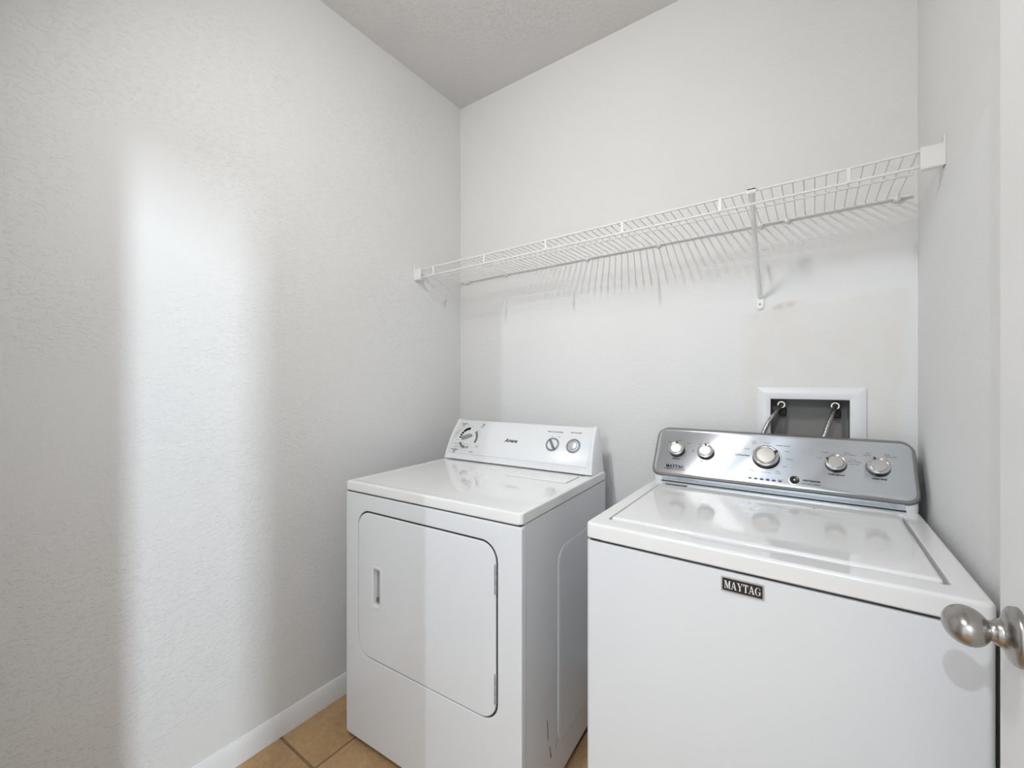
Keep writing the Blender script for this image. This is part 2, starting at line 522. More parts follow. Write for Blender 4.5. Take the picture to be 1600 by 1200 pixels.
# dryer door with handle hole
HX0, HX1, HZ0, HZ1 = 0.1430, 0.1872, 0.504, 0.641
bm = bmesh.new()
g0, g1 = 0.0026, 0.0048          # door offset so the gap shade shows wider at top and hinge side
rd = lambda d, y: XZ(rrect(DO[0] + g0 + d, DO[1] - g1 - d, DO[2] + g0 + d, DO[3] - g1 - d, max(0.012, 0.052 - d), n), y)
rh = lambda d, y: XZ(rrect(HX0 - d, HX1 + d, HZ0 - d, HZ1 + d, 0.006 + max(d, 0), n), y)
loft(bm, [rd(0, 0.019), rd(0, 0.003), rd(0.001, 0.0005), rd(0.004, -0.001), rh(0.0, -0.001), rh(0.0, 0.015), rh(0.0, 0.019)], close=True)
ddoor = link_bm('door', bm, 'white_enamel', dry, angle=40, wn=True)
bm = bmesh.new()
loft(bm, [ri(0.0002, 0.0040), rd(-0.0002, 0.0040), rd(-0.0002, 0.018), ri(0.0002, 0.018)], close=True)
link_bm('door_gap_shade', bm, 'dark_rubber', dry)  # dark ring set into the door gap to stand for its shade
bm = bmesh.new()
loft(bm, [rh(0.0015, -0.0008), rh(0.001, -0.0030), rh(-0.003, -0.0034), rh(-0.0065, -0.0020), rh(-0.0080, 0.012)], False, True, mi=[0, 0, 0, 0, 1])
bm.faces.ensure_lookup_table()
hd = link_bm('handle', bm, ['white_plastic', 'handle_grey'], ddoor, angle=50)
bm = bmesh.new()
box(bm, HX0 + 0.011, HX0 + 0.020, 0.004, 0.0119, HZ0 + 0.015, HZ0 + 0.030, 0.002, 1)
link_bm('latch', bm, 'grey_plastic', ddoor)
for zc in (0.7225, 0.417):
    bm = bmesh.new()
    for k in range(3):
        z0 = zc - 0.041 + k * 0.0275
        M = Matrix.Translation((0.6515, -0.0005, z0))
        lathe(bm, [(0.0038, 0), (0.0042, 0.001), (0.0042, 0.0255), (0.0038, 0.0265)], M, 12)
    box(bm, 0.643, 0.6515, -0.0008, 0.002, zc - 0.041, zc + 0.041)
    link_bm('hinge', bm, 'bezel', dry)

# lid / top panel
bm = bmesh.new()
rt = lambda d, z: XY(rrect(-0.001 + d, DW + 0.001 - d, -0.003 + d, DD - d, 0.014 if d < 0.012 else 0.02, 6), z)
loft(bm, [rt(0.003, 0.8845), rt(0, 0.888), rt(0, 0.9105), rt(0.0015, 0.9148), rt(0.005, 0.9168), rt(0.009, 0.9172), rt(0.030, 0.9172), rt(0.038, 0.9150)], True, True)
top = link_bm('top_panel', bm, 'white_enamel_lit_top', dry, angle=40, wn=True)
bm = bmesh.new()
box(bm, 0.006, DW - 0.006, 0.004, DD - 0.004, 0.880, 0.886)
link_bm('seam', bm, 'dark_rubber', dry)
# lint screen cover
bm = bmesh.new()
rl = lambda d, z: XY(rrect(0.436 + d, 0.686 - d, 0.381 + d, 0.500 - d, 0.006, 4), z)
loft(bm, [rl(0, 0.9140), rl(0, 0.9165), rl(0.0015, 0.9182), rl(0.004, 0.9186)], True, True)
box(bm, 0.512, 0.526, 0.468, 0.473, 0.9183, 0.9192, 0.0004, 1)
link_bm('lint_screen_cover', bm, 'white_enamel_lit_top', top, angle=40, wn=True)
bm = bmesh.new()
rl2 = lambda d, z: XY(rrect(0.434 + d, 0.6885 - d, 0.379 + d, 0.502 - d, 0.006, 4), z)
loft(bm, [rl2(0, 0.9145), rl2(0, 0.9154)], True, True)
link_bm('cover_gap', bm, 'seam_grey', top)

# control console
P0 = (0, 0.532, 0.917); SV = (0, 0.098, 0.173)
Md = plane_frame(P0, (1, 0, 0), SV)
def dpt(u, s, h=0): return Md @ Vector((u, s, h))
bm = bmesh.new()
def prof_d(u0, k):
    """console cross-section; k widens toward the bottom"""
    f = [dpt(0, 0.0, 0.006), dpt(0, 0.006, 0.0075), dpt(0, 0.018, 0.006), dpt(0, 0.026, 0.001), dpt(0, 0.030, -0.001), dpt(0, 0.10, -0.001), dpt(0, 0.19, -0.001), dpt(0, 0.197, -0.004)]
    pts = [Vector((0, 0.648, 0.9175))] + f + [Vector((0, 0.648, 1.086))]
    out = []
    for p in pts:
        t = (p.z - 0.917) / 0.172
        out.append((u0 + k * t, p.y, p.z))
    return out
loft(bm, [prof_d(0.012, 0.006), prof_d(0.714, -0.018)])
con = link_bm('console', bm, 'white_plastic', dry, angle=40)
# end caps, convex outline
for s in (0, 1):
    def cap(u, k, sh):
        out = []
        P = [Vector((0, 0.650, 0.9172))]
        for i in range(11):
            t = i / 10
            P.append(dpt(0, 0.199 * t, 0.0070 + 0.0105 * math.sin(PI * min(1, t * 1.02)) - 0.004 * t - sh))
        P.append(Vector((0, 0.650, 1.0895 - sh)))
        for p in P:
            t = (p.z - 0.917) / 0.172
            out.append((u + k * t, p.y, p.z))
        return out
    bm = bmesh.new()
    if s == 0: loft(bm, [cap(-0.001, 0.006, 0.004), cap(0.002, 0.006, 0.0), cap(0.011, 0.006, 0.0), cap(0.014, 0.006, 0.004)])
    else: loft(bm, [cap(0.711, -0.018, 0.004), cap(0.714, -0.018, 0), cap(0.724, -0.018, 0), cap(0.727, -0.018, 0.004)])
    link_bm('end_cap', bm, 'white_plastic', con, angle=50)
bm = bmesh.new()
pl = lambda d, h: [dpt(a, b, h) for a, b in rrect(0.020 + d, 0.696 - d, 0.030 + d, 0.193 - d, 0.004, 3)]
loft(bm, [pl(0, -0.002), pl(0, 0.0008), pl(0.001, 0.0016)], True, True)
link_bm('control_panel', bm, 'white_plastic', con, angle=40)
HP = 0.0020
# printed marks
bm = bmesh.new()
for a0, a1, nseg in ((93, 141, 1), (144, 156, 1), (160, 170, 1), (175, 183, 1)):
    arc_band(bm, Md, 0.0985, 0.1068, 0.0405, 0.053, a0, a1, HP)
for a in range(212, 262, 8): arc_band(bm, Md, 0.0985, 0.1068, 0.0405, 0.053, a, a + 5.5, HP, 3)
for a in (274, 285): arc_band(bm, Md, 0.0985, 0.1068, 0.0415, 0.052, a, a + 4.5, HP, 3)
for a in range(-24, 46, 9): arc_band(bm, Md, 0.0985, 0.1068, 0.0405, 0.053, a, a + 6, HP, 3)
o = link_bm('dial_marks', bm, 'ink', con); o['kind'] = 'stuff'
for s_, u, v, z, b in (('AUTOMATIC', 0.052, 0.176, 0.0074, .0002), ('DRY', 0.049, 0.169, 0.0068, .0002), ('TIMED', 0.163, 0.1775, 0.0065, .0001), ('DRY', 0.162, 0.1705, 0.006, .0001),
                  ('AUTOMATIC', 0.041, 0.046, 0.0078, .0003), ('DRY', 0.041, 0.038, 0.0074, .0003), ('AIR DRY', 0.137, 0.041, 0.0070, .0001),
                  ('END OF CYCLE SIGNAL', 0.533, 0.1662, 0.0072, .00018), ('PUSH TO START', 0.626, 0.1682, 0.0070, .00018)):
    bm = bmesh.new()
    text_bm(bm, s_, z, Md, u, v, HP, bold=b, squeeze=0.93)
    link_bm('lettering', bm, 'ink', con)
bm = bmesh.new()
for s_, u, v, z in (('WRINKLE', 0.049, 0.1615, 0.0055), ('OFF', 0.078, 0.1665, 0.0055), ('LESS DRY', 0.043, 0.148, 0.0052), ('NORMAL', 0.034, 0.138, 0.0052), ('ENERGY', 0.024, 0.129, 0.005),
                    ('PREFERRED', 0.024, 0.1225, 0.005), ('MORE DRY', 0.021, 0.113, 0.0052), ('OFF', 0.036, 0.094, 0.0055), ('DELICATE', 0.0375, 0.0755, 0.0055), ('LESS', 0.043, 0.067, 0.0052), ('COOL DOWN', 0.050, 0.058, 0.0058),
                    ('NORMAL', 0.041, 0.031, 0.0056), ('OFF', 0.077, 0.049, 0.005), ('OFF', 0.105, 0.047, 0.005), ('30', 0.136, 0.062, 0.005), ('COOL', 0.160, 0.072, 0.0052), ('DOWN', 0.160, 0.066, 0.0052),
                    ('80', 0.104, 0.163, 0.005), ('70', 0.130, 0.158, 0.005), ('60', 0.145, 0.147, 0.005), ('50', 0.156, 0.134, 0.005), ('40', 0.161, 0.118, 0.005), ('20', 0.158, 0.100, 0.005), ('MINUTES', 0.157, 0.163, 0.005),
                    ('ON', 0.522, 0.1455, 0.0058), ('OFF', 0.554, 0.1455, 0.0058)):
    text_bm(bm, s_, z, Md, u, v, HP)
o = link_bm('fine_print', bm, 'ink_grey', con); o['kind'] = 'stuff'
bm = bmesh.new()
text_bm(bm, 'Amana', 0.0225, Md, 0.331, 0.111, HP, shear=0.42, bold=0.0006)
# swash stroke of the capital
pts = [(0.2985, 0.1040), (0.3015, 0.1032), (0.3090, 0.1068), (0.3080, 0.1084)]
quad(bm, [dpt(a, b, HP) for a, b in pts])
o = link_bm('brand_lettering', bm, 'ink', con); o['label'] = 'black slanted script lettering'

def on_panel(M, u, v): return M @ Matrix.Translation((u, v, 0.0012))
# timer dial
Mt = on_panel(Md, 0.0985, 0.1068)
bm = bmesh.new()
lathe(bm, [(0.0385, 0), (0.0385, 0.001), (0.0370, 0.0025), (0.0335, 0.0030), (0.0320, 0.0075), (0.0300, 0.0095), (0.010, 0.0105)], Mt, 40)
dial = link_bm('timer_dial', bm, 'white_plastic', con, angle=35)
def grip_bar(name, M, ang, L, w, h0, h1, m, parent):
    bm = bmesh.new()
    R = M @ Matrix.Rotation(ang, 4, 'Z')
    loops = []
    for k, (sc, h) in enumerate(((1.0, h0), (0.98, h0 + (h1 - h0) * 0.6), (0.9, h0 + (h1 - h0) * 0.9), (0.7, h1))):
        loops.append([R @ Vector((a * sc, b * (sc if k else 1.0), h)) for a, b in rrect(-L, L, -w, w, w * 0.95, 5)])
    loft(bm, loops)
    return link_bm(name, bm, m, parent, angle=60)
grip_bar('dial_grip', Mt, math.radians(23), 0.0285, 0.0070, 0.010, 0.024, 'grip_silver', dial)
# end-of-cycle selector
Ms = on_panel(Md, 0.5320, 0.1108)
bm = bmesh.new()
lathe(bm, [(0.0300, 0), (0.0300, 0.0012), (0.0290, 0.0018), (0.0225, 0.0018)], Ms, 40)
sel = link_bm('signal_selector', bm, 'blue_grey', con)
bm = bmesh.new()
lathe(bm, [(0.0220, 0.0005), (0.0220, 0.0028), (0.0205, 0.0045), (0.018, 0.005)], Ms, 36)
link_bm('selector_disc', bm, 'white_plastic', sel)
grip_bar('selector_grip', Ms, math.radians(-57), 0.0255, 0.0045, 0.004, 0.015, 'grey_plastic', sel)
# start button
Mb = on_panel(Md, 0.6245, 0.1115)
bm = bmesh.new()
lathe(bm, [(0.0305, 0), (0.0305, 0.0012), (0.0295, 0.0018), (0.0225, 0.0018)], Mb, 40)
stb = link_bm('start_button', bm, 'blue_grey', con)
bm = bmesh.new()
lathe(bm, [(0.0222, 0.0005), (0.0222, 0.0025), (0.0215, 0.003)], Mb, 36)
link_bm('button_collar', bm, 'white_plastic', stb)
bm = bmesh.new()
lathe(bm, [(0.0178, 0.002), (0.0182, 0.010), (0.0175, 0.0125), (0.014, 0.0140), (0.006, 0.0146)], Mb, 36)
link_bm('button_cap', bm, 'silver', stb, angle=50)
# toe kick and feet
bm = bmesh.new()
box(bm, 0.03, DW - 0.03, 0.035, DD - 0.03, 0.014, 0.031)
link_bm('toe_kick', bm, 'dark_rubber', dry)
for fx in (0.05, DW - 0.05):
    for fy in (0.06, DD - 0.06):
        bm = bmesh.new()
        lathe(bm, [(0.020, 0.0), (0.021, 0.003), (0.019, 0.007), (0.009, 0.009), (0.009, 0.016)], Matrix.Translation((fx, fy, 0)), 16)
        link_bm('foot', bm, 'dark_rubber', dry)

# ------------------------------------------------------------------ washing machine
WW, WD = 0.6996, 0.660
was = thing('washing_machine', 'white top-loading washing machine with brushed steel console beside the open door', 'washer', (-0.4648, 0.9740, 0), 0.0082)
bm = bmesh.new()
rc = lambda d, z: XY(rrect(0 + d, WW - d, 0 + d, WD - 0.02 - d, 0.012, 5), z)
loft(bm, [rc(0.002, 0.028), rc(0, 0.030), rc(0, 0.874), rc(0.003, 0.8765)])
wcab = link_bm('cabinet', bm, 'white_enamel', was, angle=40, wn=True)
bm = bmesh.new()
loft(bm, [rc(0.005, 0.872), rc(0.005, 0.884)])
link_bm('seam', bm, 'dark_rubber', was)
# deck with lid well
def well(d):
    """outline of the lid well; the front edge bulges forward as a finger scoop"""
    x0, x1, y0, y1, r = 0.0375, 0.6585, 0.0520, 0.522, 0.012
    pts = []
    base = rrect(x0 - d, x1 + d, y0 - d, y1 + d, r, 5)
    # lower-left corner pts 0..5, then front edge samples, then the rest
    pts += base[:6]
    for k in range(1, 24):
        t = k / 24; x = x0 + r + (x1 - x0 - 2 * r) * t
        def sm(a, b, v):
            q = min(1, max(0, (v - a) / (b - a))); return q * q * (3 - 2 * q)
        bulge = 0.0170 * sm(0.195, 0.265, x) * (1 - sm(0.34, 0.445, x))
        pts.append((x, y0 - d - bulge))
    pts += base[6:]
    return pts
def deck_outer(d):
    base = rrect(0 - 0.001 + d, WW + 0.001 - d, -0.003 + d, WD - d, 0.016 if d < 0.01 else 0.012, 5)
    pts = base[:6]
    a, b = base[5], base[6]
    for k in range(1, 24):
        t = k / 24; pts.append((a[0] + (b[0] - a[0]) * t, a[1] + (b[1] - a[1]) * t))
    return pts + base[6:]
bm = bmesh.new()
loft(bm, [XY(deck_outer(0.004), 0.8815), XY(deck_outer(0), 0.885), XY(deck_outer(0), 0.9140), XY(deck_outer(0.0015), 0.9182), XY(deck_outer(0.0045), 0.9203), XY(deck_outer(0.0085), 0.9209),
          XY(well(0.004), 0.9209), XY(well(0.0012), 0.9200), XY(well(0.0), 0.9170), XY(well(-0.001), 0.9020)], True, True)
deck = link_bm('top_panel', bm, 'white_enamel_lit_top', was, angle=38, wn=True)
bm = bmesh.new()
lw = lambda d, z: XY(rrect(0.0430 + d, 0.6505 - d, 0.0560 + d, 0.520 - d, 0.009, 5), z)
loft(bm, [lw(0.003, 0.9035), lw(0.0, 0.908), lw(0.0, 0.9190), lw(0.001, 0.9225), lw(0.004, 0.9248), lw(0.009, 0.9255), lw(0.03, 0.9250)], True, True)
lid = link_bm('lid', bm, 'white_enamel_lit_top', was, angle=40, wn=True)
bm = bmesh.new()
quad(bm, [(a, b, 0.9264) for a, b in ((0.0600, 0.4930), (0.1290, 0.4930), (0.1290, 0.5085), (0.0600, 0.5085))])
box(bm, 0.0600, 0.1290, 0.4930, 0.5085, 0.9252, 0.9260)
tagp = link_bm('warning_label', bm, 'label_navy', lid)
bm = bmesh.new()
Ml = plane_frame((0, 0, 0.9266), (1, 0, 0), (0, 1, 0))
text_bm(bm, 'WARNING', 0.0075, Ml, 0.079, 0.501, 0.0001)
link_bm('label_print', bm, 'white_ink', lid)
bm = bmesh.new()
disc(bm, Ml, 0.4695, 0.4385, 0.0028, -0.0003, 12)
link_bm('speck', bm, 'ink', lid)

# console base and strip
bm = bmesh.new()
rb = lambda d, z: XY(rrect(0.0005 + d, WW - 0.0005 - d, 0.5613 + d, 0.688 - d, 0.018, 5), z)
loft(bm, [rb(0.001, 0.9205), rb(0, 0.922), rb(0, 0.947)])
cbase = link_bm('console_base', bm, 'white_plastic', was, angle=40)
bm = bmesh.new()
box(bm, 0.032, WW - 0.030, 0.5590, 0.5640, 0.9240, 0.9465, 0.0008, 1)
link_bm('console_strip', bm, 'strip_silver', cbase)
bm = bmesh.new()
box(bm, 0.030, WW - 0.028, 0.5586, 0.5640, 0.9205, 0.9240)
link_bm('seam', bm, 'dark_rubber', cbase)
# console
PW = (0, 0.560, 0.955); SW = (0, 0.092, 0.137)
Mw = plane_frame(PW, (1, 0, 0), SW)
def wpt(u, s, h=0): return Mw @ Vector((u, s, h))
bm = bmesh.new()
def fr(d, h): return [wpt(a, b, h) for a, b in rrect(-0.006 + d, 0.7035 - d, -0.0135 + d, 0.1735 - d, 0.030, 8)]
def fr_back(d): return [(p.x, 0.692, p.z) for p in fr(d, -0.004)]
loft(bm, [fr_back(0.004), fr_back(0.0), fr(0, -0.012), fr(0.001, -0.004), fr(0.003, -0.0005), fr(0.006, 0.0003)])
wcon = link_bm('console', bm, 'grey_plastic', was, angle=40)
bm = bmesh.new()
ff = lambda d, h: [wpt(a, b, h) for a, b in rrect(0.0025 + d, 0.6945 - d, -0.0040 + d, 0.1665 - d, 0.024, 8)]
loft(bm, [ff(0, -0.001), ff(0, 0.0006), ff(0.0015, 0.0014)])
fas = link_bm('control_panel', bm, 'brushed_steel', wcon, angle=30)
HW = 0.0019
def wknob(u, s, r, h, ang, label=None):
    M = Mw @ Matrix.Translation((u, s, 0.0014))
    bm = bmesh.new()
    lathe(bm, [(r * 1.04, 0.0), (r * 1.04, 0.002), (r * 1.0, 0.004), (r * 0.985, h * 0.85)], M, 40)
    kb = link_bm('knob', bm, 'black_plastic', wcon)
    bm = bmesh.new()
    lathe(bm, [(r * 0.985, h * 0.84), (r * 0.975, h * 0.92), (r * 0.93, h), (r * 0.84, h * 1.03), (r * 0.80, h * 1.0), (r * 0.79, h * 0.86)], M, 40, cap0=False)
    link_bm('knob_ring', bm, 'chrome', kb, angle=50)
    bm = bmesh.new()
    lathe(bm, [(r * 0.685, h * 0.86), (r * 0.685, h * 1.02), (r * 0.65, h * 1.07), (r * 0.3, h * 1.08)], M, 40)
    link_bm('knob_cap', bm, 'cap_silver', kb, angle=30)
    bm = bmesh.new()
    R = M @ Matrix.Rotation(math.radians(ang), 4, 'Z')
    lp = lambda sc, hh: [R @ Vector((r * 0.82 + a * sc, b * sc, hh)) for a, b in rrect(-r * 0.16, r * 0.16, -r * 0.10, r * 0.10, r * 0.09, 4)]
    loft(bm, [lp(1, h * 0.95), lp(1, h * 1.09), lp(0.8, h * 1.11)])
    link_bm('pointer', bm, 'black_plastic', kb)
wknob(0.0715, 0.0845, 0.0262, 0.019, 90)
wknob(0.1670, 0.0845, 0.0262, 0.019, 90)
wknob(0.3455, 0.0845, 0.0370, 0.022, 28)
wknob(0.5230, 0.0845, 0.0262, 0.019, 160)
wknob(0.6195, 0.0845, 0.0262, 0.019, 113)
# start / pause button
bm = bmesh.new()
Mp = Mw @ Matrix.Translation((0.4222, 0.0192, 0.0012))
lathe(bm, [(0.0160, 0), (0.0160, 0.0008), (0.0150, 0.0014), (0.0130, 0.0014)], Mp, 32)
pb = link_bm('start_button', bm, 'silver', wcon)
bm = bmesh.new()
lathe(bm, [(0.0125, 0.0005), (0.0125, 0.0030), (0.0110, 0.0042), (0.007, 0.0034)], Mp, 32)
link_bm('button_cap', bm, 'black_plastic', pb)
bm = bmesh.new()
lathe(bm, [(0.0028, 0.0030), (0.0028, 0.0040), (0.002, 0.0044)], Mp, 12)
link_bm('button_light', bm, 'silver', pb)
# indicator windows
for u in (0.3039, 0.3201, 0.3362, 0.3526, 0.3688, 0.3851):
    bm = bmesh.new()
    lp = lambda d, h: [wpt(a, b, h) for a, b in rrect(u - 0.0052 + d, u + 0.0052 - d, 0.0080 + d, 0.0128 - d, 0.0022, 3)]
    loft(bm, [lp(0, 0.001), lp(0, 0.0020), lp(0.0005, 0.0023)])
    link_bm('indicator', bm, 'black_plastic', wcon)
# printed lettering
bm = bmesh.new()
for du in (-0.00045, 0.0, 0.00045): serif_text(bm, 'MAYTAG', Mw, 0.0725 + du, 0.0218, 0.0600, 0.0124, HW)
o = link_bm('brand_lettering', bm, 'ink', wcon); o['label'] = 'black serif capitals'
for s_, u, v, z, b in (('COMMERCIAL TECHNOLOGY', 0.0728, 0.0110, 0.0053, .0001), ('soil level', 0.0725, 0.0515, 0.0074, .0002), ('wash temp', 0.1690, 0.0512, 0.0074, .0002), ('rinse options', 0.5248, 0.0505, 0.0072, .0002),
                       ('water level', 0.6201, 0.0505, 0.0072, .0002), ('start/pause', 0.4640, 0.0225, 0.0096, .0003), ('hold 3 sec. to cancel', 0.4625, 0.0120, 0.0056, .0001),
                       ('PowerWash', 0.2835, 0.0875, 0.0062, .0003), ('affresh', 0.3085, 0.0362, 0.0066, .0002), ('wrinkle control', 0.3900, 0.1319, 0.0062, .0001)):
    bm = bmesh.new()
    text_bm(bm, s_, z, Mw, u, v, HW, bold=b)
    link_bm('lettering', bm, 'ink', wcon)
bm = bmesh.new()
arc_band(bm, Mw, 0.2625, 0.0875, 0.0030, 0.0042, 0, 360, HW, 16)
quad(bm, [wpt(a, b, HW) for a, b in ((0.2545, 0.0870), (0.2598, 0.0870), (0.2598, 0.0882), (0.2545, 0.0882))])
link_bm('wash_symbol', bm, 'ink', wcon)['kind'] = 'stuff'
bm = bmesh.new()
for s_, u, v, z in (('light', 0.0440, 0.1150, 0.0055), ('normal', 0.0735, 0.1235, 0.0055), ('heavy', 0.1085, 0.1150, 0.0055),
                    ('tap', 0.1260, 0.0915, 0.0055), ('cold', 0.1250, 0.0850, 0.0055), ('cold', 0.1440, 0.1150, 0.0055), ('cool', 0.1700, 0.1235, 0.0055), ('warm', 0.2035, 0.1130, 0.0055), ('hot', 0.2085, 0.0910, 0.0055),
                    ('bulky', 0.3095, 0.1400, 0.0055), ('items', 0.3100, 0.1335, 0.0055), ('normal', 0.3452, 0.1385, 0.0058), ('whites', 0.2900, 0.1116, 0.0058), ('casual', 0.4010, 0.1131, 0.0058),
                    ('delicates', 0.4085, 0.0870, 0.0058), ('hand', 0.3960, 0.0606, 0.0058), ('rinse', 0.3770, 0.0430, 0.0058), ('& spin', 0.3800, 0.0362, 0.0058), ('drain & spin', 0.3470, 0.0352, 0.0058),
                    ('clean washer', 0.3020, 0.0430, 0.0056), ('status', 0.2840, 0.0108, 0.0060), ('sensing', 0.3025, 0.0160, 0.0042), ('wash', 0.3205, 0.0160, 0.0042), ('soak', 0.3362, 0.0160, 0.0042),
                    ('rinse', 0.3526, 0.0160, 0.0042), ('spin', 0.3688, 0.0160, 0.0042), ('lid locked', 0.3880, 0.0160, 0.0042),
                    ('2 rinse', 0.4975, 0.1215, 0.0055), ('1 rinse', 0.4830, 0.1005, 0.0055), ('1 rinse', 0.5500, 0.1245, 0.0055), ('fabric softener', 0.5570, 0.1182, 0.0052),
                    ('2 rinse', 0.5640, 0.1030, 0.0055), ('fabric softener', 0.5690, 0.0965, 0.0052), ('extra rinse', 0.5670, 0.0890, 0.0052), ('auto', 0.6000, 0.1285, 0.0055), ('sensing', 0.5970, 0.1220, 0.0055), ('deep', 0.6410, 0.1275, 0.0055), ('water wash', 0.6490, 0.1212, 0.0055)):
    text_bm(bm, s_, z, Mw, u, v, HW)
arc_band(bm, Mw, 0.3455, 0.0845, 0.0425, 0.0430, -250, 70, HW, 48)
link_bm('fine_print', bm, 'ink_grey', wcon)['kind'] = 'stuff'
# badge on the front
bm = bmesh.new()
Mf = plane_frame((0.3463, 0, 0.8512), (1, 0, 0), (0, 0, 1))
bd = lambda d, h: [Mf @ Vector((a, b, h)) for a, b in rrect(-0.0386 + d, 0.0386 - d, -0.0152 + d, 0.0152 - d, 0.0012, 3)]
loft(bm, [bd(0, -0.0005), bd(0, 0.0022), bd(0.0006, 0.0030), bd(0.0022, 0.0030), bd(0.0026, 0.0022)], True, True)
bdg = link_bm('badge', bm, 'bezel', was, angle=30)
bm = bmesh.new()
loft(bm, [bd(0.0027, 0.0018), bd(0.0027, 0.0026)])
link_bm('badge_plate', bm, 'black_plastic', bdg)
bm = bmesh.new()
serif_text(bm, 'MAYTAG', Mf, 0.0, 0.0, 0.0665, 0.0160, 0.0029)
link_bm('badge_lettering', bm, 'white_ink', bdg)
# feet and base
bm = bmesh.new()
loft(bm, [rc(0.03, 0.016), rc(0.03, 0.030)])
link_bm('base_pan', bm, 'dark_rubber', was)
for fx in (0.06, WW - 0.06):
    for fy in (0.06, WD - 0.09):
        bm = bmesh.new()
        lathe(bm, [(0.020, 0.0), (0.021, 0.003), (0.019, 0.008), (0.009, 0.010), (0.009, 0.018)], Matrix.Translation((fx, fy, 0)), 16)
        link_bm('foot', bm, 'dark_rubber', was)

# ------------------------------------------------------------------ supply box in the wall, with valves
bxo = thing('outlet_box', 'white recessed washer outlet box in the back wall behind the steel console', 'outlet box', (-0.014, YB, 1.03))
ox, oz = -0.014, 1.03
bm = bmesh.new()
q = lambda x0, x1, z0, z1, r, y: XZ([(a - ox, b - oz) for a, b in rrect(x0, x1, z0, z1, r, 3)], y)
E0 = (-0.1622, 0.1348, 1.030, 1.2518); I0 = (OX0 + 0.002, OX1 - 0.002, OZ0 + 0.002, OZ1 - 0.002)
sh = lambda t, d: (t[0] + d, t[1] - d, t[2] + d, t[3] - d)
loft(bm, [q(*E0, 0.003, -0.0005), q(*E0, 0.003, -0.005), q(*sh(E0, 0.002), 0.003, -0.007), q(*sh(I0, -0.002), 0.002, -0.007), q(*I0, 0.002, -0.005), q(*I0, 0.002, 0.002), q(*I0, 0.002, -0.0005)], close=True)
link_bm('face_frame', bm, 'white_plastic', bxo, angle=40)
bm = bmesh.new()
loft(bm, [q(*I0, 0.002, 0.001), q(*I0, 0.002, 0.088)], False, True)
link_bm('recess', bm, 'box_interior', bxo, angle=30)
for vx in (-0.0929, 0.0589):
    M = plane_frame((vx - ox, 0.086, 1.190 - oz), (1, 0, 0), (0, 0, 1))
    bm = bmesh.new()
    lathe(bm, [(0.012, 0.0), (0.012, 0.012), (0.009, 0.013), (0.009, 0.030)], M, 20)
    v = link_bm('valve', bm, 'brass_valve', bxo)
    bm = bmesh.new()
    lathe(bm, [(0.0105, 0.018), (0.0135, 0.019), (0.0135, 0.030), (0.0118, 0.0315), (0.0085, 0.0315), (0.0085, 0.026)], M, 20)
    link_bm('collar', bm, 'chrome', v)
    bm = bmesh.new()
    box(bm, vx - ox - 0.007, vx - ox + 0.015, 0.058, 0.080, 1.150 - oz, 1.178 - oz, 0.003, 1)
    link_bm('valve_block', bm, 'dark_rubber', v)  # dark block below the valve collar
# braided hoses
for vx, ex, lab in ((-0.0929, -0.150, 'left braided steel supply hose dropping behind the washer console'), (0.0589, 0.020, 'right braided steel supply hose dropping behind the washer console')):
    p0 = Vector((vx, YB + 0.054, 1.190))
    hose = thing('water_hose', lab, 'hose', (ex, YB - 0.034, 0.80), 0, 'washer supply hoses')
    org = Vector(hose.location)
    pts = bez(p0, p0 + Vector((0.0, -0.035, -0.004)), Vector((vx - (0.043 if vx < 0 else 0.024), YB - 0.030, 1.135)), Vector((ex, YB - 0.033, 1.06)), 18)
    pts += bez(pts[-1], pts[-1] + Vector((-0.004, -0.002, -0.08)), (ex, YB - 0.030, 0.92), (ex, YB - 0.034, 0.845), 8)[1:]
    bm = bmesh.new()
    tube(bm, [p - org for p in pts], 0.0066, 12)
    link_bm('hose', bm, 'braided_steel', hose, angle=80)
    bm = bmesh.new()
    tube(bm, [(0, 0, 0.052), (0, 0, 0.0)], 0.0125, 8)
    link_bm('coupling', bm, 'chrome', hose)

# ------------------------------------------------------------------ wire shelf
YS = 1.402
def zs(x): return 1.8057 + 0.0105 * (x + 1.565)
shf = thing('wire_shelf', 'long white wire shelf across the back wall above both machines', 'shelf', (-0.65, 1.56, 1.80))
so = Vector(shf.location)
def rod(name, x0, x1, y, dz, r, seg=8):
    bm = bmesh.new()
    tube(bm, [Vector((x0, y, zs(x0) + dz)) - so, Vector((x1, y, zs(x1) + dz)) - so], r, seg)
    return link_bm(name, bm, 'shelf_vinyl', shf, angle=70)
rod('front_rod', XL + 0.006, XR - 0.006, YS, 0.0, 0.0034, 10)
rod('lip_rod', XL + 0.006, XR - 0.006, YS, -0.037, 0.0034, 10)
rod('back_rod', -1.555, 0.236, 1.710, -0.0005, 0.0034, 10)
rod('middle_rod', -1.545, 0.214, 1.530, -0.0052, 0.0030, 8)
# deck wires
wire_me = None
x = -1.5465
tilt = math.atan(0.0105)
nw = 0
while x < 0.226:
    if wire_me is None:
        bm = bmesh.new()
        tube(bm, [(0, YS - 1.56, 0.0034), (0, 1.53 - 1.56, 0.0002), (0, 1.7125 - 1.56, 0.0022)], 0.0016, 6)
        o = link_bm('wire', bm, 'shelf_vinyl', shf, angle=80); wire_me = o.data
    else:
        o = bpy.data.objects.new('wire', wire_me); C.objects.link(o); o.parent = shf
    o.location = (x - so.x, 0, zs(x) - so.z)
    x += 0.0254; nw += 1
